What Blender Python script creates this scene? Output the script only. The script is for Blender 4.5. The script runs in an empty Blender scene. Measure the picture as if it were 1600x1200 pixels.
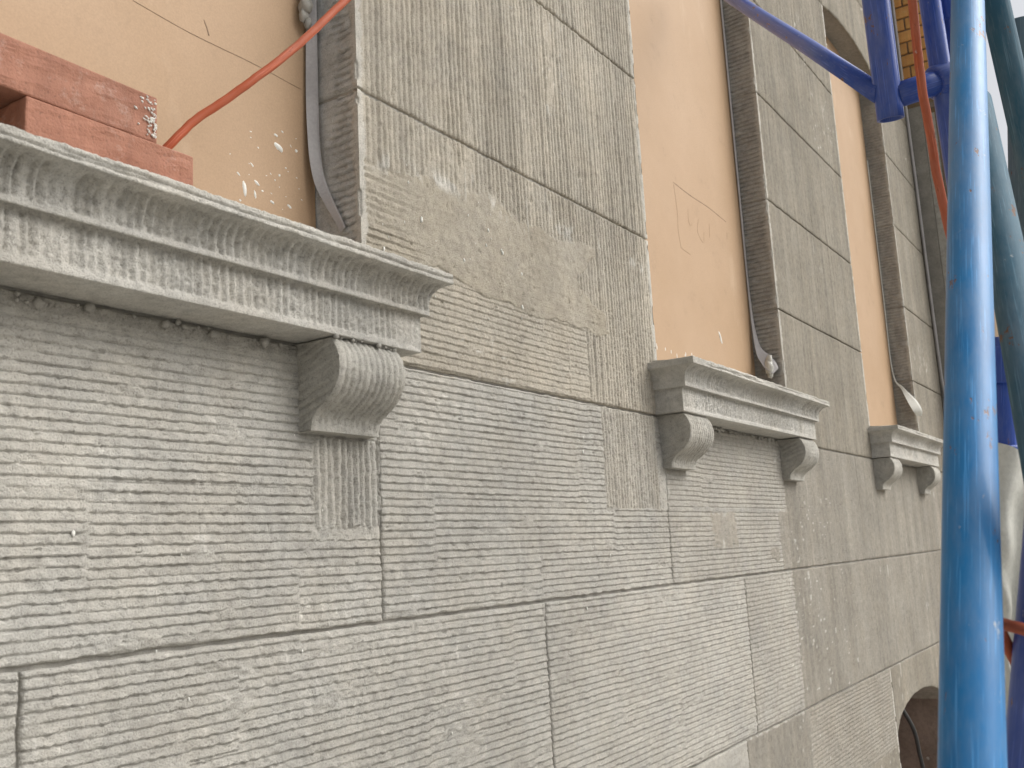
import bpy, math, random
import numpy as np
from mathutils import Vector, Matrix, Euler

# ------------------------------------------------------------------ camera, sky, sun, exposure
SC = bpy.context.scene
COL = SC.collection
YAW, PITCH, ROLL = 0.994635, 0.169296, -0.053161
CAM_POS = Vector((0.0, -1.0, 0.0))
fw = Vector((math.sin(YAW)*math.cos(PITCH), math.cos(YAW)*math.cos(PITCH), math.sin(PITCH)))
rt0 = Vector((math.cos(YAW), -math.sin(YAW), 0.0)); up0 = rt0.cross(fw)
rt = rt0*math.cos(ROLL) + up0*math.sin(ROLL)
up = up0*math.cos(ROLL) - rt0*math.sin(ROLL)
cd = bpy.data.cameras.new('camera'); cam = bpy.data.objects.new('camera', cd); COL.objects.link(cam)
m = Matrix.Identity(4)
for i in range(3):
    m[i][0] = rt[i]; m[i][1] = up[i]; m[i][2] = -fw[i]; m[i][3] = CAM_POS[i]
cam.matrix_world = m
cd.sensor_width = 36.0; cd.lens = 35.2; cd.clip_start = 0.02; cd.clip_end = 3000.0
cd.dof.use_dof = True; cd.dof.focus_distance = 1.9; cd.dof.aperture_fstop = 12.0
SC.camera = cam

SUN_EL, SUN_AZ = math.radians(44), math.radians(34)   # azimuth from -Y (street side) towards +X
world = bpy.data.worlds.new('World'); SC.world = world; world.use_nodes = True
wn = world.node_tree.nodes; wl = world.node_tree.links
bg = wn['Background']; sky = wn.new('ShaderNodeTexSky'); sky.sky_type = 'NISHITA'
sky.sun_disc = False; sky.sun_elevation = SUN_EL; sky.sun_rotation = math.pi - SUN_AZ
sky.air_density = 1.0; sky.dust_density = 6.0; sky.ozone_density = 1.0
hs = wn.new('ShaderNodeHueSaturation'); hs.inputs['Saturation'].default_value = 0.22
wl.new(sky.outputs['Color'], hs.inputs['Color']); wl.new(hs.outputs['Color'], bg.inputs['Color'])
bg.inputs['Strength'].default_value = 0.125
sd = bpy.data.lights.new('sun', 'SUN'); sd.energy = 1.2; sd.angle = math.radians(55); sd.color = (1.0, 0.965, 0.91)
sun = bpy.data.objects.new('sun', sd); COL.objects.link(sun)
sdir = Vector((math.sin(SUN_AZ)*math.cos(SUN_EL), -math.cos(SUN_AZ)*math.cos(SUN_EL), math.sin(SUN_EL)))
sun.rotation_euler = (-sdir).to_track_quat('-Z', 'Y').to_euler(); sun.location = (2, -6, 9)
SC.view_settings.view_transform = 'Standard'; SC.view_settings.look = 'None'
SC.view_settings.gamma = 1.0; SC.view_settings.use_curve_mapping = False
SC.view_settings.exposure = 0.44

GROUND = -1.6
rng = np.random.default_rng(7); random.seed(7)

# ------------------------------------------------------------------ noise
def _h(i, j, s):
    n = (i.astype(np.int64)*374761393 + j.astype(np.int64)*668265263 + s*1442695041) & 0xffffffff
    n = ((n ^ (n >> 13))*1274126177) & 0xffffffff
    n = ((n ^ (n >> 16))*2246822519) & 0xffffffff
    return ((n ^ (n >> 15)) & 0xffffff)/float(0xffffff)
def vn(x, y, s=0):
    x = np.asarray(x, float); y = np.asarray(y, float); x, y = np.broadcast_arrays(x, y)
    i = np.floor(x); j = np.floor(y); a = x-i; b = y-j
    a = a*a*(3-2*a); b = b*b*(3-2*b); i = i.astype(np.int64); j = j.astype(np.int64)
    return ((_h(i,j,s)*(1-a)+_h(i+1,j,s)*a)*(1-b) + (_h(i,j+1,s)*(1-a)+_h(i+1,j+1,s)*a)*b)*2-1
def fb(x, y, s=0, o=3):
    r = 0; w = 1; t = 0
    for k in range(o):
        r = r + w*vn(np.asarray(x)*2**k+17*k, np.asarray(y)*2**k+5*k, s+k); t += w; w *= .5
    return r/t
def ss(a, b, x):
    t = np.clip((x-a)/(b-a), 0, 1); return t*t*(3-2*t)

# ------------------------------------------------------------------ object helpers
def tag(o, label=None, cat=None, group=None, kind=None):
    if label: o['label'] = label
    if cat: o['category'] = cat
    if group: o['group'] = group
    if kind: o['kind'] = kind
    return o
def empty(name, loc=(0,0,0), label=None, cat=None, group=None):
    o = bpy.data.objects.new(name, None); o.location = loc; o.empty_display_size = .1; COL.objects.link(o)
    return tag(o, label, cat, group)
def link(name, me, mat, parent=None):
    o = bpy.data.objects.new(name, me); COL.objects.link(o)
    if mat: me.materials.append(mat)
    if parent is not None:
        o.parent = parent; o.matrix_parent_inverse = Matrix.Translation(-Vector(parent_world(parent)))
    return o
def parent_world(p):
    v = Vector(p.location)
    while p.parent: p = p.parent; v = v + Vector((0,0,0))
    return v
def mesh_from(name, verts, faces, smooth=False):
    me = bpy.data.meshes.new(name); me.from_pydata([tuple(v) for v in verts], [], faces); me.update()
    if smooth: me.shade_smooth()
    return me
def grid_mesh(name, grids, smooth=True):
    """grids: list of (P[n,m,3], C[n,m,3] or None, flip)"""
    vs=[]; cs=[]; fs=[]; off=0; anyc = any(g[1] is not None for g in grids)
    for P, C, flip in grids:
        n, mm = P.shape[:2]; vs.append(P.reshape(-1,3))
        cs.append(np.ones((n*mm,3))*.4 if C is None else C.reshape(-1,3))
        idx = np.arange(n*mm).reshape(n,mm)+off
        q = np.stack([idx[:-1,:-1], idx[1:,:-1], idx[1:,1:], idx[:-1,1:]], -1).reshape(-1,4)
        if flip: q = q[:, ::-1]
        fs.append(q); off += n*mm
    V = np.concatenate(vs); F = np.concatenate(fs); Cc = np.concatenate(cs)
    me = bpy.data.meshes.new(name); me.vertices.add(len(V)); me.vertices.foreach_set('co', V.astype(np.float32).ravel())
    me.loops.add(F.size); me.loops.foreach_set('vertex_index', F.astype(np.int32).ravel())
    me.polygons.add(len(F)); me.polygons.foreach_set('loop_start', (np.arange(len(F))*4).astype(np.int32))
    try: me.polygons.foreach_set('loop_total', np.full(len(F),4,np.int32))
    except Exception: pass
    me.polygons.foreach_set('use_smooth', np.full(len(F), smooth))
    if anyc:
        a = me.color_attributes.new('Col', 'FLOAT_COLOR', 'POINT')
        a.data.foreach_set('color', np.concatenate([Cc, np.ones((len(Cc),1))],1).astype(np.float32).ravel())
    me.update(calc_edges=True); me.validate()
    return me
def boxv(a, b):
    (x0,y0,z0),(x1,y1,z1) = a, b
    v = [(x0,y0,z0),(x1,y0,z0),(x1,y1,z0),(x0,y1,z0),(x0,y0,z1),(x1,y0,z1),(x1,y1,z1),(x0,y1,z1)]
    f = [(0,3,2,1),(4,5,6,7),(0,1,5,4),(1,2,6,5),(2,3,7,6),(3,0,4,7)]
    return v, f
def box(name, a, b, mat, parent=None, bev=0):
    v, f = boxv(a, b); me = mesh_from(name, v, f)
    if bev:
        import bmesh
        bm = bmesh.new(); bm.from_mesh(me); bmesh.ops.bevel(bm, geom=bm.edges[:], offset=bev, segments=2, affect='EDGES', profile=.6)
        bm.to_mesh(me); bm.free()
    return link(name, me, mat, parent)
def frames(P):
    P = [Vector(p) for p in P]; T = []
    for i in range(len(P)):
        a = P[max(i-1,0)]; b = P[min(i+1,len(P)-1)]; T.append((b-a).normalized())
    n = T[0].orthogonal().normalized(); N = []
    for t in T:
        n = (n - t*n.dot(t)).normalized(); N.append(n)
    return P, T, N
def tube_mesh(name, pts, r, seg=24, cap=True, inner=0.0, rvar=None):
    P, T, N = frames(pts); v=[]; f=[]
    for i,(p,t,n) in enumerate(zip(P,T,N)):
        b = t.cross(n); rr = r if rvar is None else r*rvar[i]
        for k in range(seg):
            a = 2*math.pi*k/seg; v.append(p+(n*math.cos(a)+b*math.sin(a))*rr)
    for i in range(len(P)-1):
        for k in range(seg):
            f.append((i*seg+k, i*seg+(k+1)%seg, (i+1)*seg+(k+1)%seg, (i+1)*seg+k))
    if inner > 0:     # open ends with wall thickness and a bore
        for i, sgn in ((0,1),(len(P)-1,-1)):
            p,t,n = P[i],T[i],N[i]; b = t.cross(n); o1=len(v)
            for k in range(seg):
                a = 2*math.pi*k/seg; v.append(p+(n*math.cos(a)+b*math.sin(a))*inner)
            o2=len(v)
            for k in range(seg):
                a = 2*math.pi*k/seg; v.append(p+t*sgn*.12+(n*math.cos(a)+b*math.sin(a))*inner)
            for k in range(seg):
                k2=(k+1)%seg; base=i*seg
                q=[(base+k,o1+k,o1+k2,base+k2),(o1+k,o2+k,o2+k2,o1+k2)]
                f += q if sgn>0 else [x[::-1] for x in q]
            f.append(tuple(range(o2,o2+seg)))
    elif cap:
        f.append(tuple(range(seg-1,-1,-1))); f.append(tuple((len(P)-1)*seg+k for k in range(seg)))
    me = mesh_from(name, v, f, True)
    lens=[0.0]
    for a_,b_ in zip(P[:-1],P[1:]): lens.append(lens[-1]+(b_-a_).length)
    uv = me.uv_layers.new(name='UVMap'); ns = (len(P)-1)*seg; li=0
    for fi,q in enumerate(f):
        if fi < ns:
            i=fi//seg; k=fi%seg
            for j,(aa,ll) in enumerate(((k,i),(k+1,i),(k+1,i+1),(k,i+1))): uv.data[li+j].uv=(aa/seg*2*math.pi*r, lens[ll])
        li+=len(q)
    return me
def smooth_path(pts, n=8):
    P = [Vector(p) for p in pts]; out=[]
    Q = [P[0]*2-P[1]] + P + [P[-1]*2-P[-2]]
    for i in range(1,len(Q)-2):
        for k in range(n):
            t=k/n; a,b,c,d = Q[i-1],Q[i],Q[i+1],Q[i+2]
            out.append(.5*((2*b)+(c-a)*t+(2*a-5*b+4*c-d)*t*t+(3*b-a-3*c+d)*t**3))
    out.append(P[-1]); return out

# ------------------------------------------------------------------ materials
def newmat(name):
    mt = bpy.data.materials.new(name); mt.use_nodes = True
    return mt, mt.node_tree.nodes, mt.node_tree.links, mt.node_tree.nodes['Principled BSDF']
def noise(nd, lk, co, scale, detail=4, rough=.6, vec=None):
    n = nd.new('ShaderNodeTexNoise'); n.inputs['Scale'].default_value = scale
    n.inputs['Detail'].default_value = detail; n.inputs['Roughness'].default_value = rough
    src = co
    if vec:
        mp = nd.new('ShaderNodeMapping'); mp.inputs['Scale'].default_value = vec; lk.new(co, mp.inputs['Vector']); src = mp.outputs['Vector']
    lk.new(src, n.inputs['Vector']); return n
def ramp(nd, lk, fac, stops):
    r = nd.new('ShaderNodeValToRGB'); e = r.color_ramp.elements
    while len(e) < len(stops): e.new(.5)
    for k,(p,c) in enumerate(stops):
        e[k].position = p; e[k].color = (c[0],c[1],c[2],1) if not isinstance(c,(int,float)) else (c,c,c,1)
    lk.new(fac, r.inputs['Fac']); return r
def mixc(nd, lk, fac, a, b, mode='MIX'):
    mx = nd.new('ShaderNodeMix'); mx.data_type='RGBA'; mx.blend_type = mode; mx.clamp_factor = True
    for s,val in ((mx.inputs[0],fac),(mx.inputs[6],a),(mx.inputs[7],b)):
        if hasattr(val,'links'): lk.new(val, s)
        elif isinstance(val,(int,float)): s.default_value = val
        else: s.default_value = (*val,1)
    return mx.outputs[2]
def bump(nd, lk, h, strength, dist, prev=None):
    b = nd.new('ShaderNodeBump'); b.inputs['Strength'].default_value = strength; b.inputs['Distance'].default_value = dist
    lk.new(h, b.inputs['Height'])
    if prev is not None: lk.new(prev, b.inputs['Normal'])
    return b.outputs['Normal']
def geo_pos(nd):
    return nd.new('ShaderNodeNewGeometry').outputs['Position']
def plaster_mat(name):
    mt, nd, lk, bs = newmat(name); co = geo_pos(nd)
    at = nd.new('ShaderNodeAttribute'); at.attribute_name = 'Col'
    big = noise(nd,lk,co,5,5,.62); r1 = ramp(nd,lk,big.outputs['Fac'],[(.3,.87),(.7,1.11)])
    c = mixc(nd,lk,1.0,at.outputs['Color'],r1.outputs['Color'],'MULTIPLY')
    mid = noise(nd,lk,co,55,5,.7); r2 = ramp(nd,lk,mid.outputs['Fac'],[(.32,.80),(.5,1.0),(.7,1.13)])
    c = mixc(nd,lk,1.0,c,r2.outputs['Color'],'MULTIPLY')
    fine = noise(nd,lk,co,420,3,.65); r3 = ramp(nd,lk,fine.outputs['Fac'],[(.33,.62),(.45,.97),(.68,1.10)])
    c = mixc(nd,lk,.8,c,r3.outputs['Color'],'MULTIPLY')
    warm = noise(nd,lk,co,9,4,.6); r4 = ramp(nd,lk,warm.outputs['Fac'],[(.35,(1.02,1.0,.965)),(.65,(.995,1.0,1.0))])
    c = mixc(nd,lk,.8,c,r4.outputs['Color'],'MULTIPLY')
    lk.new(c, bs.inputs['Base Color']); bs.inputs['Roughness'].default_value = .95
    bs.inputs['Specular IOR Level'].default_value = .15
    n1 = bump(nd,lk,fine.outputs['Fac'],.75,.0035)
    g = noise(nd,lk,co,900,2,.6); n2 = bump(nd,lk,g.outputs['Fac'],.5,.0012,n1)
    lk.new(n2, bs.inputs['Normal']); return mt
PLASTER = plaster_mat('combed_render')
def simple_mat(name, col, rough=.9, var=.15, scale=30, bmp=.3, dist=.002, spec=.3):
    mt, nd, lk, bs = newmat(name); co = geo_pos(nd)
    n = noise(nd,lk,co,scale,5,.65); r = ramp(nd,lk,n.outputs['Fac'],[(.3,tuple(c*(1-var) for c in col)),(.7,tuple(min(1,c*(1+var)) for c in col))])
    n2 = noise(nd,lk,co,scale*12,3,.6); r2 = ramp(nd,lk,n2.outputs['Fac'],[(.3,1-var*.8),(.7,1+var*.5)])
    lk.new(mixc(nd,lk,1.0,r.outputs['Color'],r2.outputs['Color'],'MULTIPLY'), bs.inputs['Base Color'])
    bs.inputs['Roughness'].default_value = rough; bs.inputs['Specular IOR Level'].default_value = spec
    if bmp: lk.new(bump(nd,lk,n2.outputs['Fac'],bmp,dist), bs.inputs['Normal'])
    return mt
CORE = simple_mat('joint_mortar', (.36,.345,.31), .95, .2, 40, .5)
def board_mat():
    mt, nd, lk, bs = newmat('fibreboard'); co = geo_pos(nd)
    n = noise(nd,lk,co,3.2,4,.6); r = ramp(nd,lk,n.outputs['Fac'],[(.3,(.395,.265,.158)),(.7,(.430,.297,.188))])
    f = noise(nd,lk,co,350,3,.7,(1,1,1)); r2 = ramp(nd,lk,f.outputs['Fac'],[(.3,.90),(.7,1.06)])
    d = noise(nd,lk,co,14,6,.7); r3 = ramp(nd,lk,d.outputs['Fac'],[(.28,.84),(.40,.98),(.8,1.03)])
    c = mixc(nd,lk,1.0,r.outputs['Color'],r2.outputs['Color'],'MULTIPLY'); c = mixc(nd,lk,.8,c,r3.outputs['Color'],'MULTIPLY')
    w = noise(nd,lk,co,6,5,.7,(1,1,.35)); rw = ramp(nd,lk,w.outputs['Fac'],[(.62,0.0),(.82,.22)])
    c = mixc(nd,lk,rw.outputs['Color'],c,(.74,.60,.46))
    lk.new(c, bs.inputs['Base Color']); bs.inputs['Roughness'].default_value = .62; bs.inputs['Specular IOR Level'].default_value = .3
    lk.new(bump(nd,lk,f.outputs['Fac'],.12,.001), bs.inputs['Normal']); return mt
BOARD = board_mat()
def clay_mat(name, a, b, dust=.5):
    mt, nd, lk, bs = newmat(name); co = geo_pos(nd)
    oi = nd.new('ShaderNodeObjectInfo')
    n = noise(nd,lk,co,14,5,.65); r = ramp(nd,lk,n.outputs['Fac'],[(.3,a),(.7,b)])
    st = noise(nd,lk,co,60,3,.6,(1,1,.12)); r2 = ramp(nd,lk,st.outputs['Fac'],[(.3,.86),(.7,1.08)])
    c = mixc(nd,lk,1.0,r.outputs['Color'],r2.outputs['Color'],'MULTIPLY')
    vr = ramp(nd,lk,oi.outputs['Random'],[(0,.78),(1,1.18)]); c = mixc(nd,lk,1.0,c,vr.outputs['Color'],'MULTIPLY')
    d = noise(nd,lk,co,22,6,.75); rd = ramp(nd,lk,d.outputs['Fac'],[(.56,0.0),(.74,dust)])
    c = mixc(nd,lk,rd.outputs['Color'],c,(.62,.54,.48))
    lk.new(c, bs.inputs['Base Color']); bs.inputs['Roughness'].default_value = .8
    g = noise(nd,lk,co,300,3,.6); pr_ = ramp(nd,lk,g.outputs['Fac'],[(.30,.6),(.42,1.0)]); lk.new(mixc(nd,lk,.7,c,pr_.outputs['Color'],'MULTIPLY'), bs.inputs['Base Color']); lk.new(bump(nd,lk,g.outputs['Fac'],.6,.002), bs.inputs['Normal']); return mt
CLAY = clay_mat('red_clay_brick', (.28,.112,.066), (.36,.165,.105), .4)
YELLOW = clay_mat('yellow_facing_brick', (.58,.26,.075), (.68,.37,.12), .2)
REDB = clay_mat('old_red_brick', (.27,.15,.11), (.36,.22,.165), .5)
def paint_mat(name, col, dark, rough=.28, rust=.55, specks=True, spec=.3, coat=.12, dust=(.40,.41,.41), rustcol=(.16,.085,.05)):
    mt, nd, lk, bs = newmat(name); co = geo_pos(nd)
    uvn = nd.new('ShaderNodeUVMap'); uvn.uv_map = 'UVMap'; uv = uvn.outputs['UV']
    n = noise(nd,lk,co,9,5,.65); c = mixc(nd,lk,n.outputs['Fac'],dark,col)
    gr = noise(nd,lk,uv,9,6,.75,(1,.25,1)); rg = ramp(nd,lk,gr.outputs['Fac'],[(.45,0.0),(.85,.45)])
    c = mixc(nd,lk,rg.outputs['Color'],c,dust)
    # long scrapes down to older, paler paint
    sc_ = noise(nd,lk,uv,1,3,.6,(420,9,1)); rsc = ramp(nd,lk,sc_.outputs['Fac'],[(.57,0.0),(.66,.45)])
    c = mixc(nd,lk,rsc.outputs['Color'],c,tuple(min(1,q*1.6+.10) for q in col))
    # cement smears
    sm = noise(nd,lk,uv,30,6,.72,(1,.55,1)); rsm = ramp(nd,lk,sm.outputs['Fac'],[(.645,0.0),(.70,.7)])
    if specks: c = mixc(nd,lk,rsm.outputs['Color'],c,(.50,.50,.48))
    # rust where the paint is knocked off
    s = noise(nd,lk,uv,26,5,.7,(1,.35,1)); rs = ramp(nd,lk,s.outputs['Fac'],[(.615,0.0),(.635,.95)])
    c = mixc(nd,lk,rs.outputs['Color'],c,rustcol)
    lk.new(c, bs.inputs['Base Color'])
    rr = ramp(nd,lk,gr.outputs['Fac'],[(.35,rough),(.75,min(1,rough+.28))]); lk.new(rr.outputs['Color'], bs.inputs['Roughness'])
    bs.inputs['Specular IOR Level'].default_value = spec; bs.inputs['Coat Weight'].default_value = coat; bs.inputs['Coat Roughness'].default_value = .06
    g = noise(nd,lk,uv,60,4,.6,(1,.3,1)); nn = bump(nd,lk,g.outputs['Fac'],.15,.002)
    nn = bump(nd,lk,rs.outputs['Color'],.4,-.0006,nn); nn = bump(nd,lk,rsm.outputs['Color'],.4,.0008,nn)
    lk.new(nn, bs.inputs['Normal']); return mt
LIGHTBLUE = paint_mat('light_blue_paint', (.016,.20,.46), (.011,.13,.34), .32, spec=.22, coat=.10)
NAVY = paint_mat('navy_paint', (.030,.080,.36), (.022,.055,.26), .3, .3)
TEAL = paint_mat('faded_teal_paint', (.045,.125,.175), (.03,.085,.13), .55, spec=.15, coat=.0)
GREYTEAL = paint_mat('grey_teal_paint', (.13,.19,.22), (.09,.14,.17), .6, spec=.15, coat=.0)
ORANGE = paint_mat('orange_cable_sheath', (.43,.095,.035), (.34,.07,.028), .5, spec=.3, coat=0, dust=(.48,.36,.30), rustcol=(.22,.06,.03))
BLACK = simple_mat('black_cable_sheath', (.02,.021,.022), .45, .2, 30, .1, .001, .5)
FILM = simple_mat('grey_plastic_strip', (.36,.345,.34), .38, .12, 18, .15, .001, .5)
LIME = simple_mat('white_plaster_lumps', (.78,.77,.72), .95, .08, 60, .5, .002, .1)
GREYLUMP = simple_mat('grey_mortar_lumps', (.40,.385,.35), .95, .2, 80, .6, .003, .1)
FAINT = simple_mat('faint_pencil_line', (.36,.245,.15), .7, .2, 90, 0)
PENCIL = simple_mat('pencil_line', (.27,.18,.115), .7, .3, 90, 0)
SHEETM = simple_mat('pale_plastic_sheet', (.58,.58,.53), .45, .12, 15, .2, .003, .4)
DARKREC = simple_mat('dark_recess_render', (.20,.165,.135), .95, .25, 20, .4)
STRIPGREY = simple_mat('grey_strip_render', (.26,.245,.215), .95, .2, 12, .4)
GROUNDM = simple_mat('dusty_concrete', (.40,.38,.34), .95, .22, 3, .4, .006, .2)

# ------------------------------------------------------------------ ground
gm = mesh_from('ground', [(-900,-900,GROUND),(900,-900,GROUND),(900,900,GROUND),(-900,900,GROUND)], [(0,1,2,3)])
tag(link('ground', gm, GROUNDM), kind='structure')

# ------------------------------------------------------------------ combed render: relief and colour over the wall plane
C_NEW = np.array([.445,.430,.392]); C_OLD_DIM = np.array([.262,.240,.200]); C_P1 = np.array([.435,.400,.338]); C_MID_DIM = np.array([.275,.256,.221])  # older render on the right, its colour also lowered for dimmer light there
C_DAMP = np.array([.345,.312,.252]); C_LIME = np.array([.60,.585,.54])
PH = 0.0121
# (kind, x0, x1, z0, z1, colour, ragged edge)
REG = [
 ('F', -2, 7, -2, 4, C_OLD_DIM, .0),
 ('H', -2, 3.035, -2, .307, C_NEW, .006),
 ('H', 1.60, 3.035, -2, .307, C_NEW*.82+C_MID_DIM*.18, .006),  # steps darker rightwards from here, the fading light put into the colour
 ('H', 2.18, 3.035, -.087, .307, C_NEW*.58+C_MID_DIM*.42, .006),
 ('H', 2.631, 3.035, -2, -.087, C_NEW*.55+C_MID_DIM*.45, .006),
 ('F', 2.55, 3.065, -1.7, -.50, C_MID_DIM, .010),
 ('H', 3.065, 4.06, -.78, -.50, C_MID_DIM*1.1, .012),
 ('F', 3.035, 6.0, -.50, .307, C_MID_DIM, .006),
 ('V', 1.10, 2.20, .307, 1.165, C_P1, .0),
 ('V', 1.10, 2.20, 1.165, 3, C_P1*.96, .0),
 ('H', 1.10, 1.835, .307, .517, C_P1*1.02, .008),
 ('V', 1.014, 1.155, .052, .178, C_NEW*1.04, .005),
 ('V', 1.876, 2.138, .088, .307, (C_P1+C_NEW)*.48, .003),
 ('S', 2.138, 2.185, .088, .23, C_NEW*1.05, .008),
 ('S', -2, .985, .288, .32, C_NEW*.8, .006),
 ('S', 2.44, 2.60, -.005, .084, C_MID_DIM*1.28, .022),
 ('S', 2.33, 2.97, .083, .094, C_NEW*.8, .003),
 ('S', 2.955, 3.035, -.087, .085, C_MID_DIM*1.08, .008),
 ('S', 2.86, 2.93, -.05, -.015, C_MID_DIM*1.12, .012),
 ('S', 1.008, 1.155, .034, .052, C_NEW*1.05, .004),
 ('D', 1.10, 1.90, .47, .640, C_DAMP*1.07, .03),
]
def grooves_h(x, z, amp=1.0, seed=0, pitch=PH):
    # comb strokes: bands of about nine teeth, each stroke with its own start, offset and slight slope
    band = np.floor(z/(pitch*9.0)+.013*np.floor(x*3)).astype(np.int64)
    cw = .62
    cell = np.floor(x/cw + _h(band, band*0+3, seed+11)).astype(np.int64)
    off = (_h(cell, band*0, seed+5)-.5)*.25 + (_h(cell, band, seed+6)-.5)*.12
    wob = .05*vn(x*1.6, z*1.6, seed+1) + .012*vn(x*9, z*20, seed+2)
    u0 = z/pitch + off + wob
    row = np.floor(u0)
    rag = .085*vn(x*230, row*7.3, seed+3) + .03*vn(x*60, row*3.1, seed+4) + .07*vn(x*420, row*1.7, seed+14)
    u = u0 + rag*.8
    fr = u-np.floor(u); row2 = np.floor(u)
    dep = .80+.16*vn(x*4, row2*2.7, seed+8)+.16*vn(x*23,row2*5.1,seed+21)
    h = np.where(fr < .76, 1-.40*fr/.76, .60*(1-ss(.76,.90,fr))+.02)
    h = h*(1+.34*vn(x*85, row2*9.1, seed+9)*ss(.35,.05,fr))
    crumb = ss(.45,.75, vn(x*300+row2*13.7, row2*5.9, seed+23))*ss(.42,.0,fr)
    h = h + crumb*.48
    h = h*dep*.0040*(1-.22*ss(1.1,1.5,x)*(z>.30))
    # missing teeth / smeared spots
    mk = ss(.49,.60, fb(x*9, z*24, seed+10, 4))*.95
    mk = np.maximum(mk, ss(.74,.80, vn(x*8+row*.37, row*3.7, seed+12))*.9)
    flat = .0024+.0013*vn(x*120,z*120,seed+13)+.0015*vn(x*30,z*40,seed+16)+.0008*vn(x*250,z*250,seed+26)
    h = h*(1-mk)+flat*mk
    seam = np.abs((x/cw + _h(band, band*0+3, seed+11))%1-.5)
    sm = ss(.491,.498,seam)*.7*(_h(cell,band,seed+31)>.35)
    h = h*(1-sm)+(.0036+.0012*vn(x*200,z*160,seed+15))*sm
    h = h + .0006*vn(x*260,z*260,seed+17)+.0005*vn(x*110,z*150,seed+18)
    return h*amp
def grooves_v(x, z, amp=1.0, seed=40, pitch=.0137):
    band = np.floor(x/(pitch*10)).astype(np.int64)
    wob = .20*vn(z*1.0, band*9.0, seed+1)+.06*vn(x*5,z*6,seed+2)
    u0 = x/pitch+wob; row = np.floor(u0)
    u = u0 + .09*vn(z*150,row*7.1,seed+3)+.08*vn(z*45,row*3.3,seed+4)
    fr = np.abs((u-np.floor(u))-.5)*2
    h = ss(.80,.42,fr)
    dep = .7+.35*vn(z*5,row*2.3,seed+5)
    mk = ss(.56,.70, fb(x*16,z*4.5,seed+6,3))*(z>.2)
    h = h*dep*.0046*(1+.7*(x<1.16)*(z<.2))
    rough = .0009*vn(x*170,z*170,seed+7)+.0007*vn(x*330,z*330,seed+8)
    h = h*(1-mk)+.0028*mk + rough*(1.2-.5*ss(.7,.3,fr))
    return h*amp
def streaks(x, z, seed=70):
    h = .0011*vn(x*75+.3*vn(x*4,z*5,seed), z*2.0, seed+1)+.0008*vn(x*26, z*1.4, seed+2)+.0006*vn(x*150,z*6,seed+3)
    h = h + .0012*ss(.35,.6,fb(x*9,z*5,seed+4,3))*vn(x*110,z*70,seed+5)
    return .0026+h+.0004*vn(x*240,z*240,seed+6)
def relief(X, Z):
    ex = .5*vn(X*40,Z*40,201)+.5*vn(X*140,Z*140,202)
    ey = .5*vn(X*40,Z*40,203)+.5*vn(X*140,Z*140,204)
    kind = np.zeros(X.shape, int); col = np.zeros(X.shape+(3,))
    K = {'F':0,'H':1,'V':2,'S':3,'D':4}
    for k,x0,x1,z0,z1,c,rg in REG:
        q = 4.0 if k == 'D' else 1.0
        e1 = ex*rg if q == 1 else rg*(fb(X*5,Z*7,207,5)*4.2)
        e2 = ey*rg if q == 1 else rg*(fb(X*6,Z*8,208,5)*2.0)
        mm = (X+e1>x0)&(X+e1<x1)&(Z+e2>z0)&(Z+e2<z1)
        if k != 'D': kind[mm] = K[k]; col[mm] = c
        else:
            kind[mm] = 4
            t = (.55+.45*vn(X*9,Z*9,209))[...,None]
            col = np.where(mm[...,None], col*(1-t)+c*t, col)
    H = np.zeros(X.shape)
    hF = streaks(X,Z)
    if (kind==1).any() or (kind==4).any(): hH = grooves_h(X,Z)
    else: hH = hF
    hV = grooves_v(X,Z) if (kind==2).any() else hF
    hS = .0034+.0010*vn(X*35,Z*35,80)+.0008*vn(X*120,Z*120,81)+.0005*vn(X*300,Z*300,82)
    left = ss(1.30,1.18,X)
    hD = (.0030+.0014*fb(X*22,Z*30,83,3)+.0006*vn(X*140,Z*140,84))*(1-left) + left*hH*1.1 + .18*hH*(1-left)
    H = np.choose(kind, [hF,hH,hV,hS,hD])
    # lime smears where the damp patch was pointed up, and dribbles
    lime = ss(.16,.40, fb(X*26,Z*18,90,4))*np.exp(-((Z-.652-.022*vn(X*5,X*0,91)+.00*X)/.016)**2)*(X>1.12)*(X<2.15)
    drb = ss(.70,.80, vn(X*120,Z*16,92))*ss(.25,.5,fb(X*4,Z*6,93,3))
    spl = ss(.80,.88, vn(X*75,Z*75,94))*ss(.05,.4,fb(X*3,Z*3,95,2))
    lm = np.clip(lime*.85+drb*.45+spl*.7,0,1)
    col = col*(1-lm[...,None])+C_LIME*lm[...,None]
    # streaky weathering of the older render
    wv = (kind==0)|(kind==2)
    st = 1+np.where(wv, .10*vn(X*22,Z*1.6,96)+.08*vn(X*70,Z*3,97)+.07*fb(X*2,Z*2,98,3), .05*fb(X*2.2,Z*2.2,99,3))
    col = col*st[...,None]
    H = H + lm*.0012
    # gouges
    g = ss(.62,.74, fb(X*13,Z*11,120,3))*ss(.1,.5,vn(X*70,Z*70,121))
    H = H - g*.0028
    col = col*(1-.18*g[...,None])
    # slow unevenness of the hand-floated coat
    H = H + .0016*vn(X*2.3,Z*2.6,122)
    return H, col

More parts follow.
